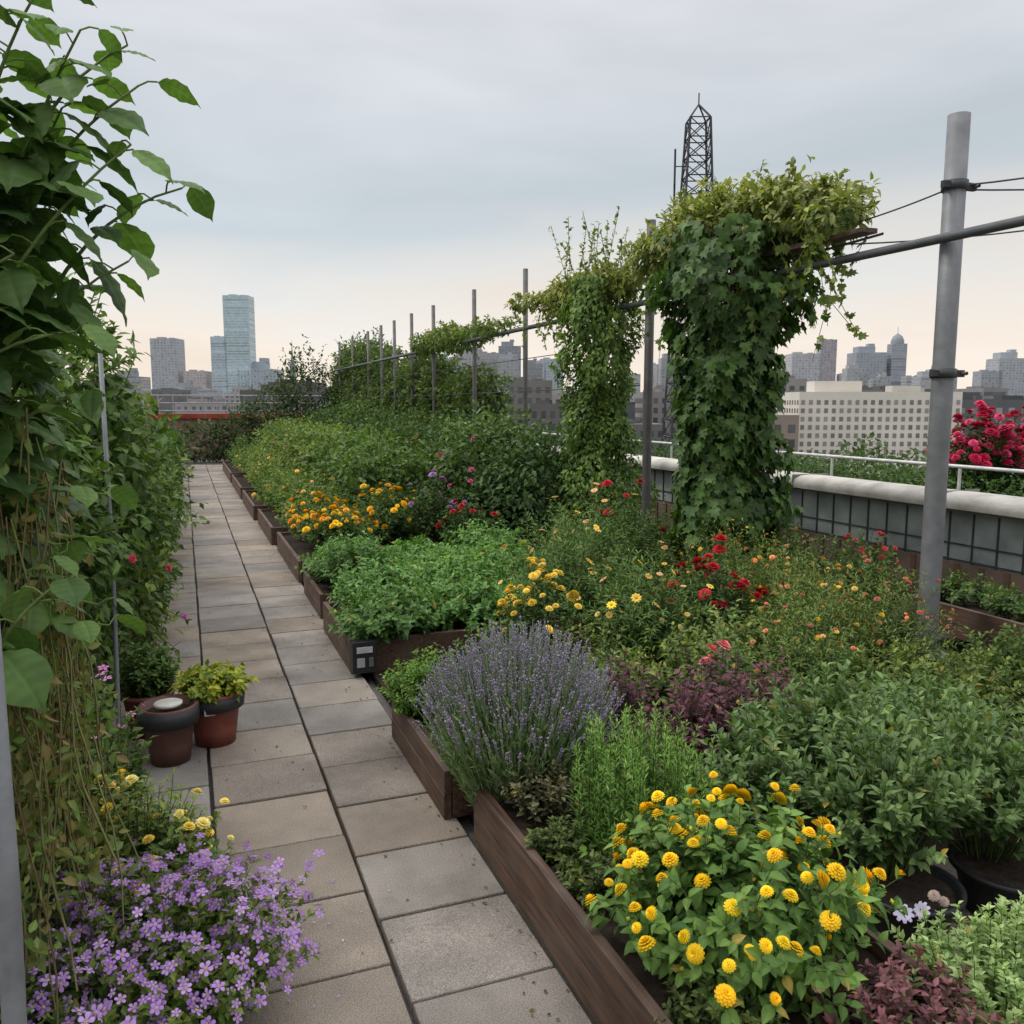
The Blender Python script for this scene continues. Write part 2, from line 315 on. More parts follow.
def pot(c,r,h,col,rim=.012,soilz=.85):
    mb=MB();mb.lathe([(r*.0,0.0),(r*.72,.0),(r*.8,h*.3),(r*.95,h*.9),(r*.97,h*.9),(r+rim,h*.9),(r+rim,h),(r-.006,h),(r*.93,h*soilz),(0.0,h*soilz)],c,36,col,iPOT)
    mb.lathe([(0,h*soilz+.004),(r*.9,h*soilz+.004)],c,24,(.03,.022,.017),iSOIL)
    return mb
for (x,y) in ((2.11,1.95),(2.52,1.92),(2.45,2.6)):
    mb=pot((x,y,0),.165,.17,(.012,.013,.015));mb.obj('black_plant_pot')
for (x,y,z,Rr,H,S) in ((2.14,2.08,.14,.31,.52,110),(2.56,2.04,.14,.33,.52,110),(2.35,2.6,.12,.36,.5,130),(1.95,2.5,.1,.26,.44,90),(2.85,2.55,.08,.4,.45,120),(3.2,2.9,.05,.4,.38,100)):
    mb=MB();shoots(mb,(x,y,z),.09,(Rr,Rr),H,S,18,OV,.058,(.045,.095,.03),(.14,.22,.08),t0=.42,stem=.003,droop=.1,dome=.55,outw=.8,fwd=.7,hvar=(.5,1.12));mb.obj('sage_plant')
mb=MB();flowers(mb,np.array([[1.97,1.82,.17],[2.02,1.80,.18]]),np.tile(A(-.4,-.6,.6),(2,1)),DAISY8,.06,(.6,.55,.75));flowers(mb,np.array([[2.09,1.82,.2],[2.12,1.81,.18]]),np.tile(A(-.4,-.6,.6),(2,1)),POM,.035,(.6,.45,.4));mb.obj('pansy_flower')
mb=MB();shoots(mb,(1.56,1.40,.12),.16,(.26,.2),.24,120,22,OV,.038,(.05,.03,.03),(.22,.09,.11),t0=.2,hvar=(.5,1.1));shoots(mb,(1.56,1.40,.12),.14,(.24,.18),.2,40,20,OV,.036,(.05,.09,.03),(.16,.22,.09),t0=.2,hvar=(.5,1.1));mb.obj('red_basil_plant')
mb=MB();shoots(mb,(1.97,1.45,.05),.2,(.3,.27),.33,180,40,DIA,.036,(.14,.24,.08),(.36,.48,.22),t0=.15,droop=.1,hvar=(.6,1.1));mb.obj('curly_kale_plant')
mb=MB();flowers(mb,np.array([[1.36,1.49,.32]]),np.tile(A(-.3,-.6,.8),(1,1)),POM,.045,(.85,.65,.4));mb.tubes(np.array([[1.44,1.52,.1],[1.40,1.5,.22],[1.36,1.49,.32]]),.003,4,(.1,.15,.05),iS);mb.obj('cream_flower')
for (x,y) in ((2.0,3.02),(2.25,3.2),(2.45,3.05),(1.8,3.35),(2.15,2.95)):
    mb=MB();shoots(mb,(x,y,.05),.1,(.25,.23),.5,110,14,OV,.05,(.035,.018,.022),(.15,.055,.085),t0=.3,hvar=(.5,1.1));mb.obj('purple_heuchera_plant')
cols=((.05,.13,.03),(.14,.27,.07))
for (x,y) in [(1.25,5.5),(1.3,6.1),(1.85,5.6),(1.95,6.25),(2.4,5.8),(1.3,6.95),(1.3,7.5),(1.95,7.0),(2.0,7.55),(2.6,6.9),(2.6,7.6)]:
    g=rng.uniform(.8,1.15)
    mb=MB();shoots(mb,(x+rng.normal()*.04,y+rng.normal()*.04,.16),.2,(.42*rng.uniform(.9,1.1),.4),.34*rng.uniform(.75,1.3),150,15,OV,.07,tuple(A(*cols[0])*g),tuple(A(*cols[1])*g),t0=.3,droop=.15,dome=.65,stem=.002,hvar=(.6,1.15));mb.obj('potato_plant')
def flowering(name,c,Rr,H,S,K,tm,ls,c0,c1,nf,ftm,fs,fc,fc2=None,disc=None,lift=.03,**k):
    mb=MB();tip,tn=shoots(mb,c,k.pop('fr',.12),Rr,H,S,K,tm,ls,c0,c1,**k)
    j=rng.permutation(len(tip))[:nf];flowers(mb,tip[j]+UP*lift+rnd(len(j),.01),tn[j],ftm,fs,fc,fc2,disc,var=.35);mb.obj(name)
PK=(.75,.16,.2);OR=(.8,.3,.1);PE=(.8,.4,.25);YE=(.85,.6,.03);RD=(.42,.01,.02)
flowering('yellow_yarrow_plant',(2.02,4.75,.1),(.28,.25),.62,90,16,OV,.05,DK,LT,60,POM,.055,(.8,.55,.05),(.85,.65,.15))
for (x,y,R1,H,S) in ((2.6,5.6,.6,.85,230),(3.1,6.1,.6,.92,230),(2.75,4.8,.5,.66,190)):
    flowering('cosmos_plant',(x,y,.05),(R1,R1*.9),H,S,22,NAR,.085,MD,LT,24,DAISY8,.05,PE,YE,(.5,.3,.02),hvar=(.5,1.15))
for (x,y,R1,H,S,nf,c1,c2) in ((3.75,5.3,.5,.76,200,34,OR,YE),(3.9,4.75,.5,.74,220,48,OR,PE),(3.6,4.15,.45,.62,190,40,PE,YE),(4.15,4.1,.4,.62,160,40,OR,PK),(3.2,3.85,.4,.48,150,18,PK,OR)):
    flowering('orange_geum_plant',(x,y,.05),(R1,R1),H,S,24,NAR,.06,MD,YG,nf,POM,.032,c1,c2,hvar=(.4,1.15))
flowering('red_rose_bush',(3.3,4.85,.05),(.36,.34),.66,100,18,OV,.06,DK,MD,24,POM,.09,RD,(.6,.02,.05),hvar=(.6,1.08))
flowering('red_rose_bush',(3.55,6.5,.05),(.4,.4),1.0,100,18,OV,.06,DK,MD,9,POM,.085,RD,(.6,.02,.05))
flowering('pink_zinnia_plant',(2.52,3.5,.05),(.16,.12),.56,26,14,OV,.06,MD,LT,4,POM,.075,(.85,.15,.25),(.9,.35,.35))
for (x,y,R1,H) in ((1.75,4.6,.35,.35),(2.2,4.3,.4,.35),(1.9,3.8,.35,.35),(2.6,3.9,.4,.4),(3.1,3.6,.45,.36),(3.9,3.3,.5,.34),(3.5,3.3,.4,.34),(4.3,5.6,.5,.6),(4.0,6.6,.6,.7),(3.4,7.2,.6,.75),(4.4,3.4,.4,.35),(3.05,4.2,.35,.42)):
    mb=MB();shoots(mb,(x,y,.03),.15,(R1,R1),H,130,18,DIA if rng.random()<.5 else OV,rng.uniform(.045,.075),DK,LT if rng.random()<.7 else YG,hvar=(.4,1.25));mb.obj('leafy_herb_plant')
for y in (8.5,9.1,9.7): flowering('orange_marigold_plant',(1.4,y,.2),(.45,.35),.45,130,14,DIA,.07,DK,LT,34,POM,.065,(.85,.55,.01),(.85,.35,.02))
flowering('tall_marigold_plant',(2.1,9.4,.1),(.5,.5),.72,150,16,DIA,.07,DK,LT,36,POM,.07,(.85,.55,.01),(.85,.4,.02))
flowering('purple_phlox_plant',(2.5,9.0,.1),(.35,.35),.85,90,14,DIA,.07,DK,MD,16,POM,.08,(.4,.2,.5))
flowering('red_rose_bush',(2.75,8.5,.1),(.35,.35),.6,90,14,DIA,.07,DK,MD,12,POM,.08,RD)
for y in np.arange(10.6,24,.75):
    h=rng.uniform(.45,.85);c1=LT if rng.random()<.55 else YG
    nf=int(rng.integers(0,10));flowering('border_shrub',(1.5+rng.normal()*.08,y,.15),(.55,.5),h,120,14,DIA,.09,MD,c1,nf,POM,.06,YE,PE,hvar=(.5,1.1))
for y in np.arange(10.5,24,1.3):
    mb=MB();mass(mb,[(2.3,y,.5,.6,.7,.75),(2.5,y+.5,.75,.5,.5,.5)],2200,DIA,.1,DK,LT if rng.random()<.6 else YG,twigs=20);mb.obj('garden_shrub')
y=9.0
while y<26:
    hh=rng.uniform(1.15,1.75)
    mb=MB();x=3.45+rng.normal()*.15
    c1=(.06,.12,.03) if rng.random()<.6 else (.1,.17,.04)
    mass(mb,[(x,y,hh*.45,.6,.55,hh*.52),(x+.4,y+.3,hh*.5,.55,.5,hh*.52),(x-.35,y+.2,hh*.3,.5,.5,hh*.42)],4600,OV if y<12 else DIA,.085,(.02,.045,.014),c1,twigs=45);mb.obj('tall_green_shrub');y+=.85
mb=MB();P=np.stack([rng.uniform(2.7,3.0,16),rng.uniform(8.8,14,16),rng.uniform(.7,1.4,16)],-1);flowers(mb,P,np.tile(A(-.7,-.5,.3),(16,1)),POM,.06,(.5,.02,.03),(.5,.1,.4));mb.obj('climbing_rose_flowers')
# ---------------------------------------------------------------- trellis
PX=4.62;ys=[4.22,8.0,11.5,13.8,16.3,18.0,19.6,21.0,22.6,24.8,27.0]
GR=(.17,.175,.18)
for i,yy in enumerate(ys):
    mb=MB();r=.067 if i==0 else (.048 if i<2 else .036);H=3.5 if i==0 else 3.62+rng.normal()*.02
    mb.tubes(np.array([[PX,yy,-.02],[PX,yy,1.8],[PX,yy,H]]),r,20,GR if i==0 else (.1,.095,.09),iM,cap=True)
    if i==0:
        for z in (1.9,3.07):
            mb.lathe([(r+.001,-.03),(r+.012,-.03),(r+.012,.03),(r+.001,.03)],(PX,yy,z),24,(.05,.052,.055),iM)
            mb.box((PX+.1,yy-.02,z),(.1,.03,.045),(.04,.04,.045),iM);mb.box((PX-.095,yy-.02,z),(.06,.03,.04),(.04,.04,.045),iM)
            mb.tubes(np.array([[PX+.13,yy-.07,z],[PX+.13,yy+.05,z]]),.012,8,(.2,.2,.2),iM,cap=True)
        mb.lathe([(0,0),(.14,0),(.14,.015),(0,.015)],(PX,yy,.02),20,GR,iM)
    mb.obj('metal_post')
mb=MB();mb.tubes(np.array([[PX+.0,-2,2.74],[PX,4,2.74],[PX,12,2.76],[PX,27.2,2.76]])+A(-.1,0,0),.03,10,(.08,.085,.09),iM);mb.obj('trellis_rail')
mb=MB()
def wire(a,b,sag,r=.006):
    t=np.linspace(0,1,14)[:,None];P=np.array(a)*(1-t)+np.array(b)*t;P[:,2]-=sag*4*t[:,0]*(1-t[:,0]);mb.tubes(P,r,5,(.05,.05,.055),iM)
wire((PX-.09,5.3,2.98),(PX,4.22,3.07),.02);wire((PX,4.22,3.07),(7.6,3.1,3.85),.12);wire((PX,4.22,3.05),(7.6,3.4,3.45),.1);wire((PX-.05,5.1,2.86),(7.5,3.6,3.3),.1);wire((PX-.1,8,2.35),(PX-.1,27,2.35),.02,.006);wire((PX-.1,8,1.9),(PX-.1,27,1.9),.02,.006)
wire((PX-.1,4.7,2.86),(PX-.1,8.2,2.9),.04,.01)
mb.obj('overhead_wires')
mb=MB();mb.box((PX-.12,5.75,2.90),(.14,1.9,.035),(.1,.1,.1),iW);mb.obj('timber_beam',bevel=.004)
for (x,yy,h,r) in ((-.325,1.62,1.72,.02),(-.33,4.2,2.0,.010),(-.55,3.0,2.2,.012)):
    mb=MB();mb.tubes(np.array([[x-.02,yy,-.02],[x,yy,h*.5],[x,yy,h]]),r,12,(.2,.21,.22),iM,cap=True);mb.obj('metal_stake')
def column(mb,cx,cy,z0,z1,rf,n,tm,ls,c0,c1,down=.9):
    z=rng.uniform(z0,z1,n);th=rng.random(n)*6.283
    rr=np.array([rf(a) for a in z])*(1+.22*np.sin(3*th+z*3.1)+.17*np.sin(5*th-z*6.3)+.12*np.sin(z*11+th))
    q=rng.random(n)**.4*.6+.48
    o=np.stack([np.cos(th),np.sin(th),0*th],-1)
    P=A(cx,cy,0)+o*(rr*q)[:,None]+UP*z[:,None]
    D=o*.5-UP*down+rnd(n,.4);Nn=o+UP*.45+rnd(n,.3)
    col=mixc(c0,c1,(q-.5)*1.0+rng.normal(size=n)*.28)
    mb.inst(tm,P,D,Nn,ls*rng.uniform(.55,1.3,n),col,iL)
    for k in range(5):
        t=np.linspace(0,1,12)[:,None];a=k*1.3
        mb.tubes(np.concatenate([cx+.06*np.cos(a+t*7),cy+.06*np.sin(a+t*7),z0-.3+(z1-z0+.3)*t],1),.012,5,(.09,.07,.045),iS)
def trailers(mb,P0,L,tm,ls,c0,c1,K=12):
    n=len(P0);dr=rnd(n,.35)*A(1,1,.2)-UP
    t=np.linspace(0,1,6)[None,:,None];PP=P0[:,None]+dr[:,None]*L[:,None,None]*t;mb.tubes(PP,.003,3,(.12,.12,.04),iS)
    tl=rng.random((n,K,1));PL=(P0[:,None]+dr[:,None]*L[:,None,None]*tl).reshape(-1,3)
    mb.inst(tm,PL,rnd(n*K,.6)-UP*.5,rnd(n*K,.6)+UP*.4,ls*rng.uniform(.6,1.1,n*K),mixc(c0,c1,rng.random(n*K)),iL)
def canopy(mb,cx,y0,y1,zc,rx,rz,n,tm,ls,c0,c1,tw=60,bump=.12):
    bl=[];y=y0
    while y<y1:
        f=math.sin(math.pi*min(1,max(0,(y-y0+.3)/(y1-y0+.6))))**.7
        bl.append((cx+rng.normal()*.08,y,zc+rng.normal()*.04+bump*f,rx*f*rng.uniform(.8,1.1),.36,rz*f*rng.uniform(.8,1.15)));y+=.3
    mass(mb,bl,n,tm,ls,c0,c1,twigs=tw)
mb=MB()
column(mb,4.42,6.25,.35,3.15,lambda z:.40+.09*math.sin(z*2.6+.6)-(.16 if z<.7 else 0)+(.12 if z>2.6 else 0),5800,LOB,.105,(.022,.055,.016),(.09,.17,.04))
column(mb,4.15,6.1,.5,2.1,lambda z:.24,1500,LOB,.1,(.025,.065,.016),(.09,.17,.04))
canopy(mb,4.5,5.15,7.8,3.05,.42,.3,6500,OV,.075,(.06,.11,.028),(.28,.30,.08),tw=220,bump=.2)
n=46;trailers(mb,np.stack([rng.uniform(4.1,4.8,n),rng.uniform(5.1,7.7,n),np.full(n,2.95)],-1),rng.uniform(.2,.9,n),LOB,.07,(.04,.09,.02),(.2,.26,.06))
mb.obj('climbing_vine')
mb=MB()
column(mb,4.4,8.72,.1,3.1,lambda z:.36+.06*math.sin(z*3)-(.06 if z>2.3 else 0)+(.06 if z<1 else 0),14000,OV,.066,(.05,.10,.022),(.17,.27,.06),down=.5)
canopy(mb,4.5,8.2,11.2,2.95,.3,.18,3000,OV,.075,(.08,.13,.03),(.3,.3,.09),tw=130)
n=26;trailers(mb,np.stack([rng.uniform(4.2,4.8,n),rng.uniform(8.2,10.8,n),np.full(n,2.85)],-1),rng.uniform(.15,.5,n),OV,.065,(.06,.11,.02),(.22,.28,.06))
S=30;s0=np.stack([rng.normal(4.4,.17,S),rng.normal(8.7,.25,S),np.full(S,2.9)],-1);s1=s0+np.stack([rng.normal(0,.12,S),rng.normal(0,.15,S),rng.uniform(.3,.95,S)],-1)
t=np.linspace(0,1,5)[None,:,None];mb.tubes(s0[:,None]*(1-t)+s1[:,None]*t,.004,3,(.1,.11,.04),iS)
K=30;tl=np.linspace(0,1,K)[None,:,None];PL=(s0[:,None]*(1-tl)+s1[:,None]*tl).reshape(-1,3);mb.inst(OV,PL,rnd(S*K,.7)+UP*.3,rnd(S*K,.4)+UP,.06*rng.uniform(.6,1.2,S*K),mixc((.08,.14,.03),(.22,.27,.08),rng.random(S*K)),iL)
mb.obj('climbing_vine')
mb=MB();canopy(mb,4.6,13.2,17.6,2.78,.3,.2,2400,DIA,.09,MD,(.2,.24,.07),tw=90);canopy(mb,4.5,11.9,13.2,2.78,.16,.08,300,DIA,.08,MD,(.2,.24,.07),tw=30);mb.obj('climbing_vine')
y=14.5
while y<29:
    f=min(1,(y-14.5)/9);h=2.0+1.3*f+rng.uniform(-.3,.35)
    mb=MB()
    mass(mb,[(4.95,y,h*.3,.5,.8,h*.35),(5.0,y+.2,h*.6,.45,.75,h*.3),(5.0,y,h*.83,.45,.6,h*.2)],3600,DIA,.12,(.03,.06,.018),(.12,.18,.05),twigs=80);mb.obj('trellis_climber');y+=1.15
mb=MB();mass(mb,[(2.7,27.5,1.1,1.2,.8,1.1),(3.6,27.5,1.8,1.0,.8,1.5),(1.6,27.6,.7,1.1,.6,.8),(.5,27.4,.5,1.3,.5,.72)],7000,DIA,.13,(.02,.04,.013),(.06,.1,.03),twigs=30);mb.obj('end_hedge')
# ---------------------------------------------------------------- left side
mb=MB()
canes=[]
for k in range(62):
    x0=rng.uniform(-.8,-.35);y0=rng.uniform(1.95,2.7);z0=rng.uniform(1.0,1.9)
    canes.append(((x0,y0,z0),(x0+rng.uniform(-.1,.26),y0+rng.uniform(-.25,.15),z0+rng.uniform(.25,.65))))
canes+=[((-.45,2.2,1.7),(-.30,2.15,2.62)),((-.4,2.2,1.9),(-.17,2.15,2.5)),((-.4,2.2,1.9),(-.06,2.15,2.40)),((-.35,2.3,1.8),(.02,2.2,2.2)),((-.5,2.2,1.8),(-.36,2.05,2.5)),((-.5,2.3,1.7),(-.22,2.2,2.35)),((-.5,2.3,1.5),(-.10,2.15,2.02)),((-.5,2.2,1.3),(-.17,2.1,1.5)),((-.5,2.1,1.9),(-.42,1.95,2.55)),((-.55,2.2,1.8),(-.5,2.1,2.7)),((-.45,2.2,1.9),(-.24,2.1,2.55)),((-.4,2.2,2.0),(-.08,2.2,2.5)),((-.45,2.1,1.7),(-.08,2.1,2.26)),((-.5,2.2,1.8),(-.32,2.2,2.45)),((-.45,2.2,1.2),(-.2,2.1,1.25)),((-.45,2.2,1.5),(-.16,2.1,1.72)),((-.5,2.1,1.6),(-.2,2.0,1.85)),((-.5,2.1,1.1),(-.18,2.1,1.2))]
for a,b in canes:
    a=np.array(a);b=np.array(b);c=(a+b)/2+A(-.04,0,.1)+rng.normal(size=3)*.03
    t=np.linspace(0,1,9)[:,None];P=(1-t)**2*a+2*t*(1-t)*c+t*t*b;mb.tubes(P,np.linspace(.006,.0025,9)[None],5,(.12,.17,.05),iS)
    L_=np.linalg.norm(b-a);K=max(8,int(L_/.042));t=np.linspace(.1,1,K)[:,None];P=(1-t)**2*a+2*t*(1-t)*c+t*t*b;T=nrm(2*(1-t)*(c-a)+2*t*(b-c))
    ph=np.arange(K)*2.5+rng.random()*6;o=np.stack([np.cos(ph),np.sin(ph),np.zeros(K)],-1)
    pet=P+o*.04+UP*.015
    mb.tubes(np.stack([P,(P+pet)/2+UP*.005,pet],1),.002,4,(.14,.2,.055),iS)
    D=o+T*.25-UP*rng.uniform(.1,.8,(K,1))+rnd(K,.2);mb.inst(BIG,pet,D,UP+o*.3+rnd(K,.25),(.165*(1.08-.6*t[:,0]))*rng.uniform(.65,1.2,K),mixc((.038,.085,.024),(.12,.22,.055),t[:,0]*.6+rng.normal(size=K)*.3+.1),iL,True)
mb.obj('bean_climber')
mb=MB();S=190
x=rng.uniform(-.78,-.28,S);yy=rng.uniform(2.0,2.8,S);z0=rng.uniform(1.0,1.7,S);z1=rng.uniform(.1,.6,S)
s0=np.stack([x,yy,z0],-1);s1=np.stack([x+rng.normal(0,.08,S),yy+rng.normal(0,.06,S),z1],-1);t=np.linspace(0,1,10)[None,:,None]
P=s0[:,None]*(1-t)+s1[:,None]*t;P[:,:,0]+=.02*np.sin(t[:,:,0]*9+np.arange(S)[:,None]);mb.tubes(P,rng.uniform(.0015,.004,(S,1)),3,mixc((.13,.09,.045),(.22,.23,.09),rng.random(S)),iS)
K=34;tl=rng.random((S,K,1));PL=(s0[:,None]*(1-tl)+s1[:,None]*tl).reshape(-1,3)+rnd(S*K,.025);mb.inst(OV,PL,rnd(S*K,.6)-UP*.6,rnd(S*K,.8),.03*rng.uniform(.4,1.6,S*K),mixc((.2,.15,.06),(.12,.2,.05),rng.random(S*K)*1.3),iL)
mb.obj('dry_bean_vines')
mb=MB();mass(mb,[(-.62,2.5,.35,.3,.5,.4),(-.75,2.3,.9,.25,.5,.7),(-.7,2.9,.6,.3,.4,.6)],5200,DIA,.05,(.03,.06,.02),(.13,.17,.05),twigs=60);mb.obj('climber_undergrowth')
mb=MB();tip,tn=shoots(mb,(-.12,2.34,.02),.14,(.43,.36),.40,440,18,DIA,.04,MD,YG,t0=.3,stem=.002,dome=.65,hvar=(.55,1.1))
flowers(mb,tip+UP*.012,tn,DAISY,.031,(.36,.17,.56),(.60,.38,.75),(.5,.35,.3),tilt=.5,var=.3)
P=tip[rng.integers(0,len(tip),440)]+rnd(440,.035);flowers(mb,P,rnd(440,.3)+A(.2,-.5,.4),DAISY,.028,(.33,.15,.52),(.56,.35,.73),(.5,.35,.3),tilt=.6,var=.3)
mb.obj('purple_aster_plant')
mb=MB();tip,tn=shoots(mb,(-.5,2.2,.02),.14,(.28,.3),.38,160,16,DIA,.045,DK,MD);flowers(mb,tip[:110]+UP*.01,tn[:110],DAISY,.031,(.45,.22,.64),(.6,.4,.76),(.6,.5,.3));mb.obj('purple_aster_plant')
flowering('yellow_snapdragon_plant',(-.2,2.82,.02),(.28,.25),.50,200,18,OV,.045,MD,YG,52,POM,.038,(.85,.6,.05),(.85,.75,.3),fr=.1,hvar=(.6,1.1))
flowering('pink_phlox_plant',(-.4,3.35,.02),(.22,.25),.75,70,18,DIA,.06,DK,LT,26,DAISY,.04,(.6,.25,.6),(.6,.15,.3))
mb=pot((.08,4.42,0),.135,.27,(.20,.055,.038));mb.lathe([(.137,.19),(.146,.19),(.152,.255),(.14,.255)],(.08,4.42,0),36,(.035,.035,.038),iPOT);mb.box((.055,4.286,.2),(.05,.012,.035),(.5,.48,.44),iPOT);mb.obj('terracotta_plant_pot')
mb=MB();shoots(mb,(.08,4.42,.23),.09,(.19,.18),.17,80,12,OVN,.06,(.08,.16,.02),(.38,.4,.05),t0=.3);mb.obj('golden_herb_plant')
mb=pot((-.13,4.25,0),.125,.28,(.10,.045,.034));mb.lathe([(.127,.19),(.136,.19),(.14,.27),(.128,.27)],(-.13,4.25,0),36,(.03,.032,.034),iPOT);mb.obj('brown_plant_pot')
mb=MB();mb.lathe([(0,.283),(.06,.283),(.065,.288),(.065,.297),(.055,.3),(0,.301)],(-.13,4.22,0),28,(.5,.48,.42),iPOT);mb.obj('saucer')
mb=pot((-.24,4.62,0),.12,.24,(.16,.055,.04));shoots(mb,(-.24,4.62,.2),.08,(.18,.17),.3,70,14,OV,.055,DK,LT);mb.obj('terracotta_plant_pot')
for (x,y,w,h,c1) in ((-.64,4.0,.36,1.85,LT),(-.5,4.95,.42,2.15,LT),(-.5,5.7,.42,1.9,YG),(-.52,6.6,.46,1.6,LT),(-.6,7.6,.5,1.5,MD),(-.65,8.7,.5,1.4,LT),(-.7,10,.55,1.35,LT),(-.7,11.5,.6,1.3,MD),(-.7,13,.6,1.25,MD),(-.7,14.8,.6,1.2,LT),(-.7,16.8,.6,1.2,MD),(-.7,19,.6,1.2,MD),(-.7,21.5,.7,1.2,MD),(-.7,24,.7,1.2,MD)):
    mb=MB();lo=-.28 if y<5 else 0
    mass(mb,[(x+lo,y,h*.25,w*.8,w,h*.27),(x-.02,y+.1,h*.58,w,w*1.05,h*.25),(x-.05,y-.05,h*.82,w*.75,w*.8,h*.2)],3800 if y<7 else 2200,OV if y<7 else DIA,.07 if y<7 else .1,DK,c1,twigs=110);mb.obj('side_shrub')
mb=MB();mass(mb,[(-1.5,5,1.0,.6,1.2,1.2),(-1.5,8,.9,.6,2,1.0),(-1.6,3,.9,.5,1,1.1)],6000,DIA,.09,DK,MD,twigs=40);mb.obj('side_hedge')
mb=MB();P=np.array([[-.12,5.0,.8],[-.05,5.3,.45],[-.25,4.2,1.0],[-.02,9,.6],[-.02,9.2,.7],[.0,9.4,.62]]);flowers(mb,P,np.tile(A(.4,-.6,.3),(len(P),1)),POM,.045,(.6,.05,.1),(.55,.12,.4));mb.obj('pink_dahlia_flowers')
mb=MB();mb.box((.99,5.19,.13),(.15,.09,.2),(.02,.02,.022),iM);mb.box((.99,5.142,.18),(.1,.004,.04),(.5,.5,.5),iM);mb.box((.965,5.142,.1),(.05,.004,.06),(.35,.37,.36),iM);mb.box((1.03,5.142,.1),(.03,.004,.06),(.12,.12,.12),iM);mb.obj('irrigation_timer_box',bevel=.004)
# ---------------------------------------------------------------- right parapet
mb=MB();X=6.2
mb.box((X+.12,12,.16),(.24,34,.36),(.17,.12,.09),iWALL)
mb.box((X+.1,12,.56),(.12,34,.46),(.30,.325,.31),iWALL)
y=-4.8
while y<29:
    mb.box((X+.034,y,.56),(.016,.012,.46),(.06,.068,.07),iM)
    mb.box((X-.008,y+.1,.16),(.016,.05,.355),(.11+rng.uniform(-.03,.03),.075,.055),iWALL);y+=.24
for z in (.36,.5): mb.box((X+.03,12,z),(.012,34,.012),(.06,.068,.07),iM)
# rounded coping
cp=[(-.15,.82),(-.16,.86),(-.14,.915),(-.06,.945),(.06,.955),(.2,.945),(.3,.91),(.31,.86),(.3,.82)]
seg=12;yy=np.linspace(-5,29,seg+1)
V=np.array([[X+a+.02,y_,z_] for y_ in yy for a,z_ in cp]);k=len(cp)
mb.add(V,[[[i*k+j,i*k+j+1,(i+1)*k+j+1,(i+1)*k+j] for i in range(seg) for j in range(k-1)],],(.52,.49,.43),iWALL,True)
mb.add(V[:k],[[list(range(k))]],(.52,.49,.43),iWALL)
for y in np.arange(-4,29,1.9): mb.box((X+.095,y,.8855),(.475,.012,.146),(.2,.19,.17),iWALL)
mb.box((X+.04,12,.806),(.26,34,.026),(.14,.13,.12),iWALL)
mb.obj('parapet_wall')
mb=MB();mb.box((5.25,3.6,.2),(.6,2.2,.04),(.1,.1,.1),iW)
for a in (-.3,.3): mb.box((5.25+a,3.6,.2),(.035,2.2,.22),(.1,.1,.1),iW)
for yy_ in (2.5,4.7): mb.box((5.25,yy_,.198),(.56,.035,.21),(.1,.1,.1),iW)
mb.box((5.25,3.6,.25),(.55,2.1,.03),(.03,.022,.017),iSOIL);mb.obj('planter_trough',bevel=.004)
for yy_ in (2.8,3.4,4.0,4.5):
    mb=MB();shoots(mb,(5.25,yy_,.26),.15,(.32,.32),.22,60,14,OV,.055,DK,LT);mb.obj('seedling_plant')
for (x,y) in ((4.9,5.2),(5.1,6.2),(5.2,7.4),(4.9,8.6),(5.2,10)):
    mb=MB();shoots(mb,(x,y,.0),.2,(.5,.5),.6,100,16,DIA,.07,DK,LT,hvar=(.4,1.2));mb.obj('leafy_herb_plant')
flowering('red_geranium_plant',(5.3,5.6,.05),(.3,.35),.62,60,14,DIA,.06,DK,LT,12,POM,.06,(.6,.03,.04),(.7,.1,.1))
mb=MB();bl=[]
for y in np.arange(1,29,.9): bl.append((8.8+rng.normal()*.15,y,.45,.6,.75,.5+rng.uniform(-.05,.08)))
mass(mb,bl,24000,DIA,.07,DK,MD,twigs=120);mb.obj('hedge')
mb=MB();mb.tubes(np.array([[8.0,0,1.02],[8.0,15,1.02],[8.0,29,1.02]]),.02,8,(.55,.55,.53),iM)
for y in np.arange(1,29,2): mb.tubes(np.array([[8.0,y,0],[8.0,y,.5],[8.0,y,1.0]]),.018,8,(.55,.55,.53),iM)
mb.obj('white_railing')
for (x,y,z,nf) in ((9.75,8.25,.3,150),(10.5,8.2,.3,130)):
    flowering('red_rose_bush',(x,y,z),(.55,.55),1.28,190,16,DIA,.09,DK,MD,nf,POM,.13,(.5,.01,.06),(.65,.08,.2),fr=.3)
mb=MB();mb.box((1,29.5,.6),(9,.25,1.3),(.2,.12,.1),iWALL);mb.box((1,29.5,1.33),(9.2,.4,.16),(.3,.045,.035),iWALL);mb.obj('end_wall',bevel=.01)
mb=MB()
for x in np.arange(-3,6,.45): mb.tubes(np.array([[x,30.3,1.0],[x,30.3,1.5],[x,30.3,2.0]]),.02,6,(.35,.35,.36),iM)
for z in (1.5,1.75,2.0): mb.tubes(np.array([[-3,30.3,z],[1,30.3,z],[6,30.3,z]]),.022,6,(.35,.35,.36),iM)
mb.obj('metal_railing')
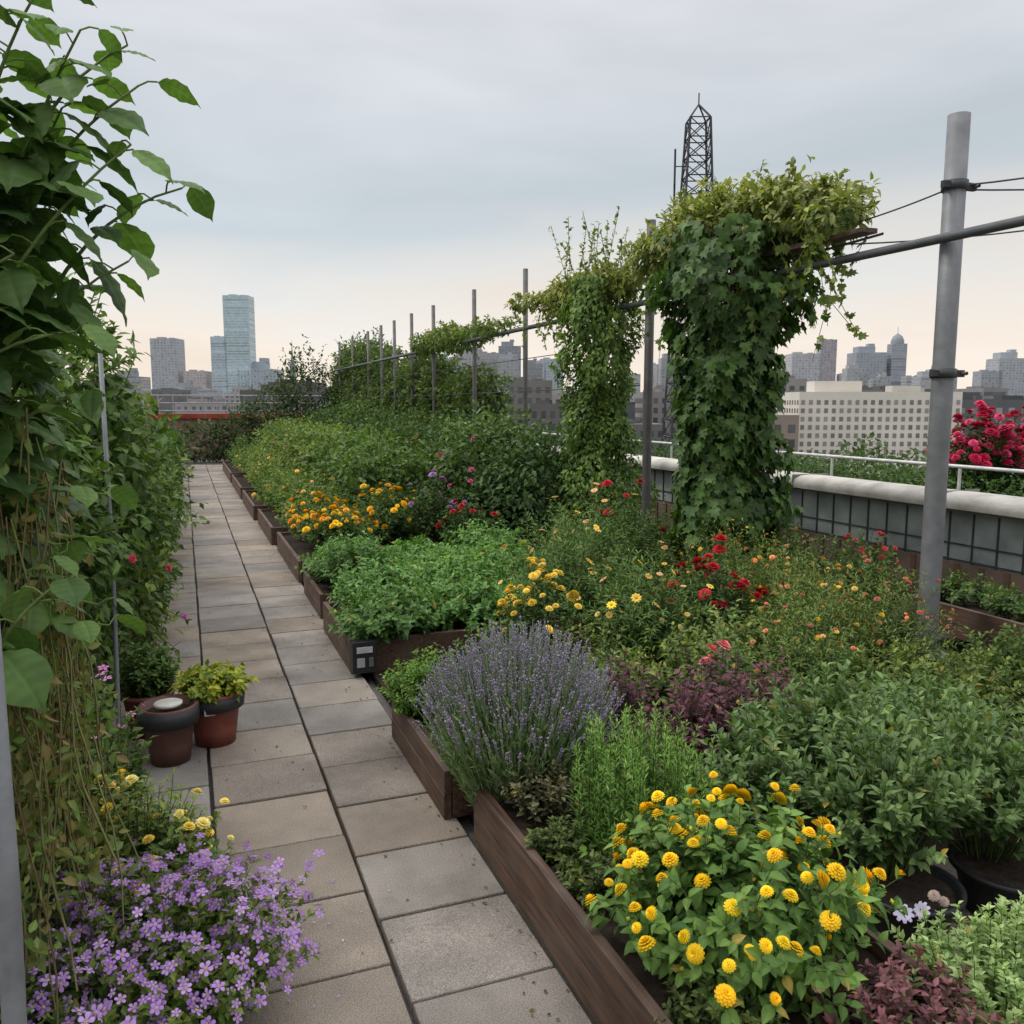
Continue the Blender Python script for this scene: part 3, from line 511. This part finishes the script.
# ---------------------------------------------------------------- city
ROT=R(-21)
mb=MB();mb.box((0,1500,-25.5),(9000,9000,1),(.12,.12,.115),iWALL);mb.obj('ground',rotz=ROT)
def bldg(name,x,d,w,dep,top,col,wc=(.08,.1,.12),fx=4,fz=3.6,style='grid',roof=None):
    mb=MB();z0=-25.;hz=min(.42,d/3400);haze_col=A(.46,.475,.49)
    col=A(*col)*(1-hz)+haze_col*hz;wc=A(*wc)*(1-hz)+haze_col*hz  # aerial haze painted into wall and window colours, paler with distance
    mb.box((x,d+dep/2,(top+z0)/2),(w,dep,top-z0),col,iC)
    pr=.12 if d>600 else .04
    nz=max(1,int((top-z0-2)/fz));nx=max(1,int(w/fx));ny=max(1,int(dep/fx))
    V=[];F=[]
    def q(a,b,c_,e):
        k=len(V);V.extend([a,b,c_,e]);F.append([k,k+1,k+2,k+3])
    for i in range(nz):
        za=top-1.2-(i+1)*fz+fz*.3;zb=za+fz*.55
        if zb<-12: break
        if style=='band':
            q((x-w*.47,d-pr,za),(x+w*.47,d-pr,za),(x+w*.47,d-pr,zb),(x-w*.47,d-pr,zb))
            for sx in(-1,1): q((x+sx*(w/2+pr),d+dep*.04,za),(x+sx*(w/2+pr),d+dep*.96,za),(x+sx*(w/2+pr),d+dep*.96,zb),(x+sx*(w/2+pr),d+dep*.04,zb))
        else:
            cw=w/nx
            for j in range(nx):
                xa=x-w/2+cw*(j+.25);xb=xa+cw*.5;q((xa,d-pr,za),(xb,d-pr,za),(xb,d-pr,zb),(xa,d-pr,zb))
            cw=dep/ny;sx=-1 if x>0 else 1
            for j in range(ny):
                ya=d+cw*(j+.25);yb=ya+cw*.5;q((x+sx*(w/2+pr),ya,za),(x+sx*(w/2+pr),yb,za),(x+sx*(w/2+pr),yb,zb),(x+sx*(w/2+pr),ya,zb))
    if V:
        k=len(F);mb.add(np.array(V),[np.array(F)],np.repeat(np.array(wc)*rng.uniform(.7,1.35,(k,1)),4,axis=0),iG)
    s=w*.1
    if roof=='spire': mb.lathe([(w*.5,0),(w*.3,w*1.5),(w*.12,w*3),(.2,w*5)],(x,d+dep/2,top),8,col,iC)
    elif roof=='dome': mb.lathe([(w*.42,0),(w*.42,w*.2),(w*.3,w*.5),(.5,w*.7),(.4,w*1.1)],(x,d+dep/2,top),12,np.array(col)*.8,iC)
    elif roof=='step': mb.box((x-w*.1,d+dep/2,top+w*.1),(w*.55,dep*.6,w*.2),col,iC);mb.box((x+w*.1,d+dep/2,top+w*.25),(w*.2,dep*.3,w*.1),col,iC)
    else:
        mb.box((x-w*.2,d+dep*.5,top+s*.35),(w*.3,dep*.3,s*.7),np.array(col)*.85,iC)
        mb.box((x+w*.22,d+dep*.4,top+s*.2),(w*.18,dep*.2,s*.4),np.array(col)*.7,iC)
        if d<400:
            for q_ in range(3): mb.box((x+rng.uniform(-.4,.4)*w,d+dep*rng.uniform(.15,.8),top+.4),(1.2,1.2,.8),np.array(col)*rng.uniform(.5,1.2),iC)
    mb.obj(name,rotz=ROT)
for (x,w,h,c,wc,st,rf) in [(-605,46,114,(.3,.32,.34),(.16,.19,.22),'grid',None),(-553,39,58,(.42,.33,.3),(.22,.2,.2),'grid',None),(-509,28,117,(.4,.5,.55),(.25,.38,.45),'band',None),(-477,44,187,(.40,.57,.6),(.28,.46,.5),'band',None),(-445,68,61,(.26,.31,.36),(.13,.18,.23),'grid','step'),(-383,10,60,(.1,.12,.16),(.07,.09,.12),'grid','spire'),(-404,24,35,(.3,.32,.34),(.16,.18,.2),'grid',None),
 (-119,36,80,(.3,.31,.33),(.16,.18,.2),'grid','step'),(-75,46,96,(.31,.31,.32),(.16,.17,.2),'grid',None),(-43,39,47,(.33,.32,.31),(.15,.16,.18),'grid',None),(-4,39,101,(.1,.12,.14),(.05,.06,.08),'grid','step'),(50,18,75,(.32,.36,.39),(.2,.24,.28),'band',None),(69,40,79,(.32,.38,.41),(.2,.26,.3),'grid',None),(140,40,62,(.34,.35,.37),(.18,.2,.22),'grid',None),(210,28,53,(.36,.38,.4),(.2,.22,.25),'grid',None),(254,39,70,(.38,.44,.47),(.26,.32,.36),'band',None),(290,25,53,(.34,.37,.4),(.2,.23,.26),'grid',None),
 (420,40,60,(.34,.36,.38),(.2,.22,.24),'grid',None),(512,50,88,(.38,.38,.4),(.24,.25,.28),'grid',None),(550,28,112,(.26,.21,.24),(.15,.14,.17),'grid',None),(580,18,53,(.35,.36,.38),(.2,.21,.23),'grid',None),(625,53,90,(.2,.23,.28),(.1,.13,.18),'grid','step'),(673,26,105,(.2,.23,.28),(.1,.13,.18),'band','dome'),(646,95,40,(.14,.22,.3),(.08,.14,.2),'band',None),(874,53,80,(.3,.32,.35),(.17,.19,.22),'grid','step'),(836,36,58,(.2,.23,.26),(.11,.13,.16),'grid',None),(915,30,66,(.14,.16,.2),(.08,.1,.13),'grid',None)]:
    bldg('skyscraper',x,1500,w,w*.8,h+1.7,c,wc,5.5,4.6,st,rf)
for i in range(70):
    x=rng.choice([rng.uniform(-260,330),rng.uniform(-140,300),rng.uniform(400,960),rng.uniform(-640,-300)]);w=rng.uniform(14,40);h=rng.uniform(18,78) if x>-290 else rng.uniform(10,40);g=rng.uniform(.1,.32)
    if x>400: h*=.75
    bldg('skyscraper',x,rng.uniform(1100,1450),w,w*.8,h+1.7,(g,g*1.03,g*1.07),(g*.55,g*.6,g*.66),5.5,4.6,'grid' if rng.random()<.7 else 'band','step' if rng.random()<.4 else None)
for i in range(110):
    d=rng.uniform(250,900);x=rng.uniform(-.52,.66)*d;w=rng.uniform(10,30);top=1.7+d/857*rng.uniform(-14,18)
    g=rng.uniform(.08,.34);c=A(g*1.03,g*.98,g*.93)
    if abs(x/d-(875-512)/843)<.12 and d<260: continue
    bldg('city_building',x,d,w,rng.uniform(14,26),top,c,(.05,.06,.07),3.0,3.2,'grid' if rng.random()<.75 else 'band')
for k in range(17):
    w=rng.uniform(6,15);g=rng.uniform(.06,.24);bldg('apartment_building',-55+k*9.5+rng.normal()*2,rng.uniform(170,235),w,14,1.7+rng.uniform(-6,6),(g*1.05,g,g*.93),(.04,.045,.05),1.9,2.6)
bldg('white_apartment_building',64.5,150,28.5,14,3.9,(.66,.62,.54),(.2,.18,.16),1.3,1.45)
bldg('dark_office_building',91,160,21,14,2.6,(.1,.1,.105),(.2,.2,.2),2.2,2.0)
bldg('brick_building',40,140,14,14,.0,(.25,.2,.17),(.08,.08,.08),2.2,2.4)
mb=MB();bl=[]
for i in range(60):
    d=rng.uniform(70,120);bl.append((rng.uniform(.1,.75)*d,d,-8+rng.normal(),4,4,3.2))
mass(mb,bl,14000,DIA,.9,(.03,.06,.02),(.07,.12,.03),zmin=-30);mb.obj('distant_trees',rotz=ROT)
mb=MB();cx,cy=16.7,80.
def cr(z):
    w=.9+(27.-z)*.045;return [A(cx-w,cy-w,z),A(cx+w,cy-w,z),A(cx+w,cy+w,z),A(cx-w,cy+w,z)]
zs=np.linspace(-24.5,27,32)
for a,b in zip(zs[:-1],zs[1:]):
    p=cr(a);q=cr(b)
    for k in range(4):
        k2=(k+1)%4
        for s_,e_,r_ in ((p[k],q[k],.11),(p[k],q[k2],.05),(p[k2],q[k],.05),(q[k],q[k2],.06)):
            mb.tubes(np.stack([s_,(s_+e_)/2,e_]),r_,4,(.04,.04,.045),iM,False)
top=cr(zs[-1]);ap=A(cx,cy,28.3)
for k in range(4): mb.tubes(np.stack([top[k],(top[k]+ap)/2,ap]),.09,4,(.04,.04,.045),iM,False)
mb.tubes(np.stack([ap,ap+A(0,0,.5),ap+A(0,0,1)]),.06,4,(.04,.04,.045),iM,False)
for z in (20,23): mb.tubes(np.array([[cx-2.0,cy,z-2],[cx-2.0,cy,z],[cx-2.0,cy,z+1.5]]),.1,5,(.04,.04,.045),iM,False);mb.tubes(np.array([[cx-2.0,cy,z],[cx-1.6,cy,z],[cx-1,cy,z]]),.05,4,(.04,.04,.045),iM,False)
mb.obj('radio_mast',rotz=ROT)
# ---------------------------------------------------------------- world, light, camera
w=bpy.data.worlds.new('World');sc.world=w;w.use_nodes=True;nt=w.node_tree;L=nt.links;bg=nt.nodes['Background']
SE,SR=R(52),R(-60)
sky=N(nt,'ShaderNodeTexSky',sky_type='NISHITA');sky.sun_disc=False;sky.sun_elevation=SE;sky.sun_rotation=SR
sk=N(nt,'ShaderNodeVectorMath',operation='SCALE');sk.inputs['Scale'].default_value=.1;L.new(sky.outputs[0],sk.inputs[0])
tc=N(nt,'ShaderNodeTexCoord');sp=N(nt,'ShaderNodeSeparateXYZ');L.new(tc.outputs['Generated'],sp.inputs[0])
mp=N(nt,'ShaderNodeMapping');mp.inputs['Scale'].default_value=(1.6,1.6,6.5);mp.inputs['Location'].default_value=(.35,.2,.1);L.new(tc.outputs['Generated'],mp.inputs[0])
nz=N(nt,'ShaderNodeTexNoise');nz.inputs['Scale'].default_value=1.25;nz.inputs['Detail'].default_value=5;nz.inputs['Roughness'].default_value=.48;nz.inputs['Distortion'].default_value=.3;L.new(mp.outputs[0],nz.inputs['Vector'])
ma=N(nt,'ShaderNodeMath',operation='MULTIPLY_ADD');ma.inputs[1].default_value=.30;L.new(nz.outputs['Fac'],ma.inputs[0])
sb=N(nt,'ShaderNodeMath',operation='SUBTRACT');sb.inputs[1].default_value=.15;L.new(sp.outputs['Z'],sb.inputs[0]);L.new(sb.outputs[0],ma.inputs[2])
rp=N(nt,'ShaderNodeValToRGB');cr_=rp.color_ramp
def srgb(r,g,b): return tuple(((c/255+.055)/1.055)**2.4 for c in (r,g,b))+(1,)
st=[(0,srgb(236,221,206)),(.06,srgb(235,224,212)),(.13,srgb(218,217,214)),(.21,srgb(187,196,202)),(.31,srgb(195,200,206)),(.45,srgb(211,211,216)),(.7,(.95,.96,1,1)),(1,(1.0,1.02,1.06,1))]
cr_.elements[0].position=st[0][0];cr_.elements[0].color=st[0][1];cr_.elements[1].position=1;cr_.elements[1].color=st[-1][1]
for p,c in st[1:-1]:
    e=cr_.elements.new(p);e.color=c
L.new(ma.outputs[0],rp.inputs[0])
mr=N(nt,'ShaderNodeMapRange');mr.inputs[1].default_value=.3;mr.inputs[2].default_value=.7;mr.inputs[3].default_value=.9;mr.inputs[4].default_value=1.09;L.new(nz.outputs['Fac'],mr.inputs[0])
zm=N(nt,'ShaderNodeMapRange');zm.inputs[1].default_value=.5;zm.inputs[2].default_value=1;zm.inputs[3].default_value=1;zm.inputs[4].default_value=1.9;L.new(sp.outputs['Z'],zm.inputs[0])
mm=N(nt,'ShaderNodeMath',operation='MULTIPLY');L.new(mr.outputs[0],mm.inputs[0]);L.new(zm.outputs[0],mm.inputs[1])
cl=N(nt,'ShaderNodeVectorMath',operation='SCALE');L.new(rp.outputs[0],cl.inputs[0]);L.new(mm.outputs[0],cl.inputs['Scale'])
mx=N(nt,'ShaderNodeMix',data_type='RGBA');mx.inputs[0].default_value=.95;L.new(sk.outputs[0],mx.inputs[6]);L.new(cl.outputs[0],mx.inputs[7])
L.new(mx.outputs[2],bg.inputs[0]);bg.inputs[1].default_value=1.2
ld=bpy.data.lights.new('sun','SUN');ld.energy=1.5;ld.angle=R(14);ld.color=(1,.95,.88);lo=bpy.data.objects.new('sun',ld);sc.collection.objects.link(lo)
d=Vector((math.sin(SR)*math.cos(SE),math.cos(SR)*math.cos(SE),math.sin(SE)));lo.rotation_euler=d.to_track_quat('Z','Y').to_euler()
cam=bpy.data.cameras.new('camera');co=bpy.data.objects.new('camera',cam);sc.collection.objects.link(co);sc.camera=co
co.location=(0,0,1.7);co.rotation_euler=(R(90-7.2),0,R(-21));cam.sensor_width=36;cam.lens=29.9;cam.clip_start=.05;cam.clip_end=12000
sc.view_settings.view_transform='Standard';sc.view_settings.look='None';sc.view_settings.exposure=0
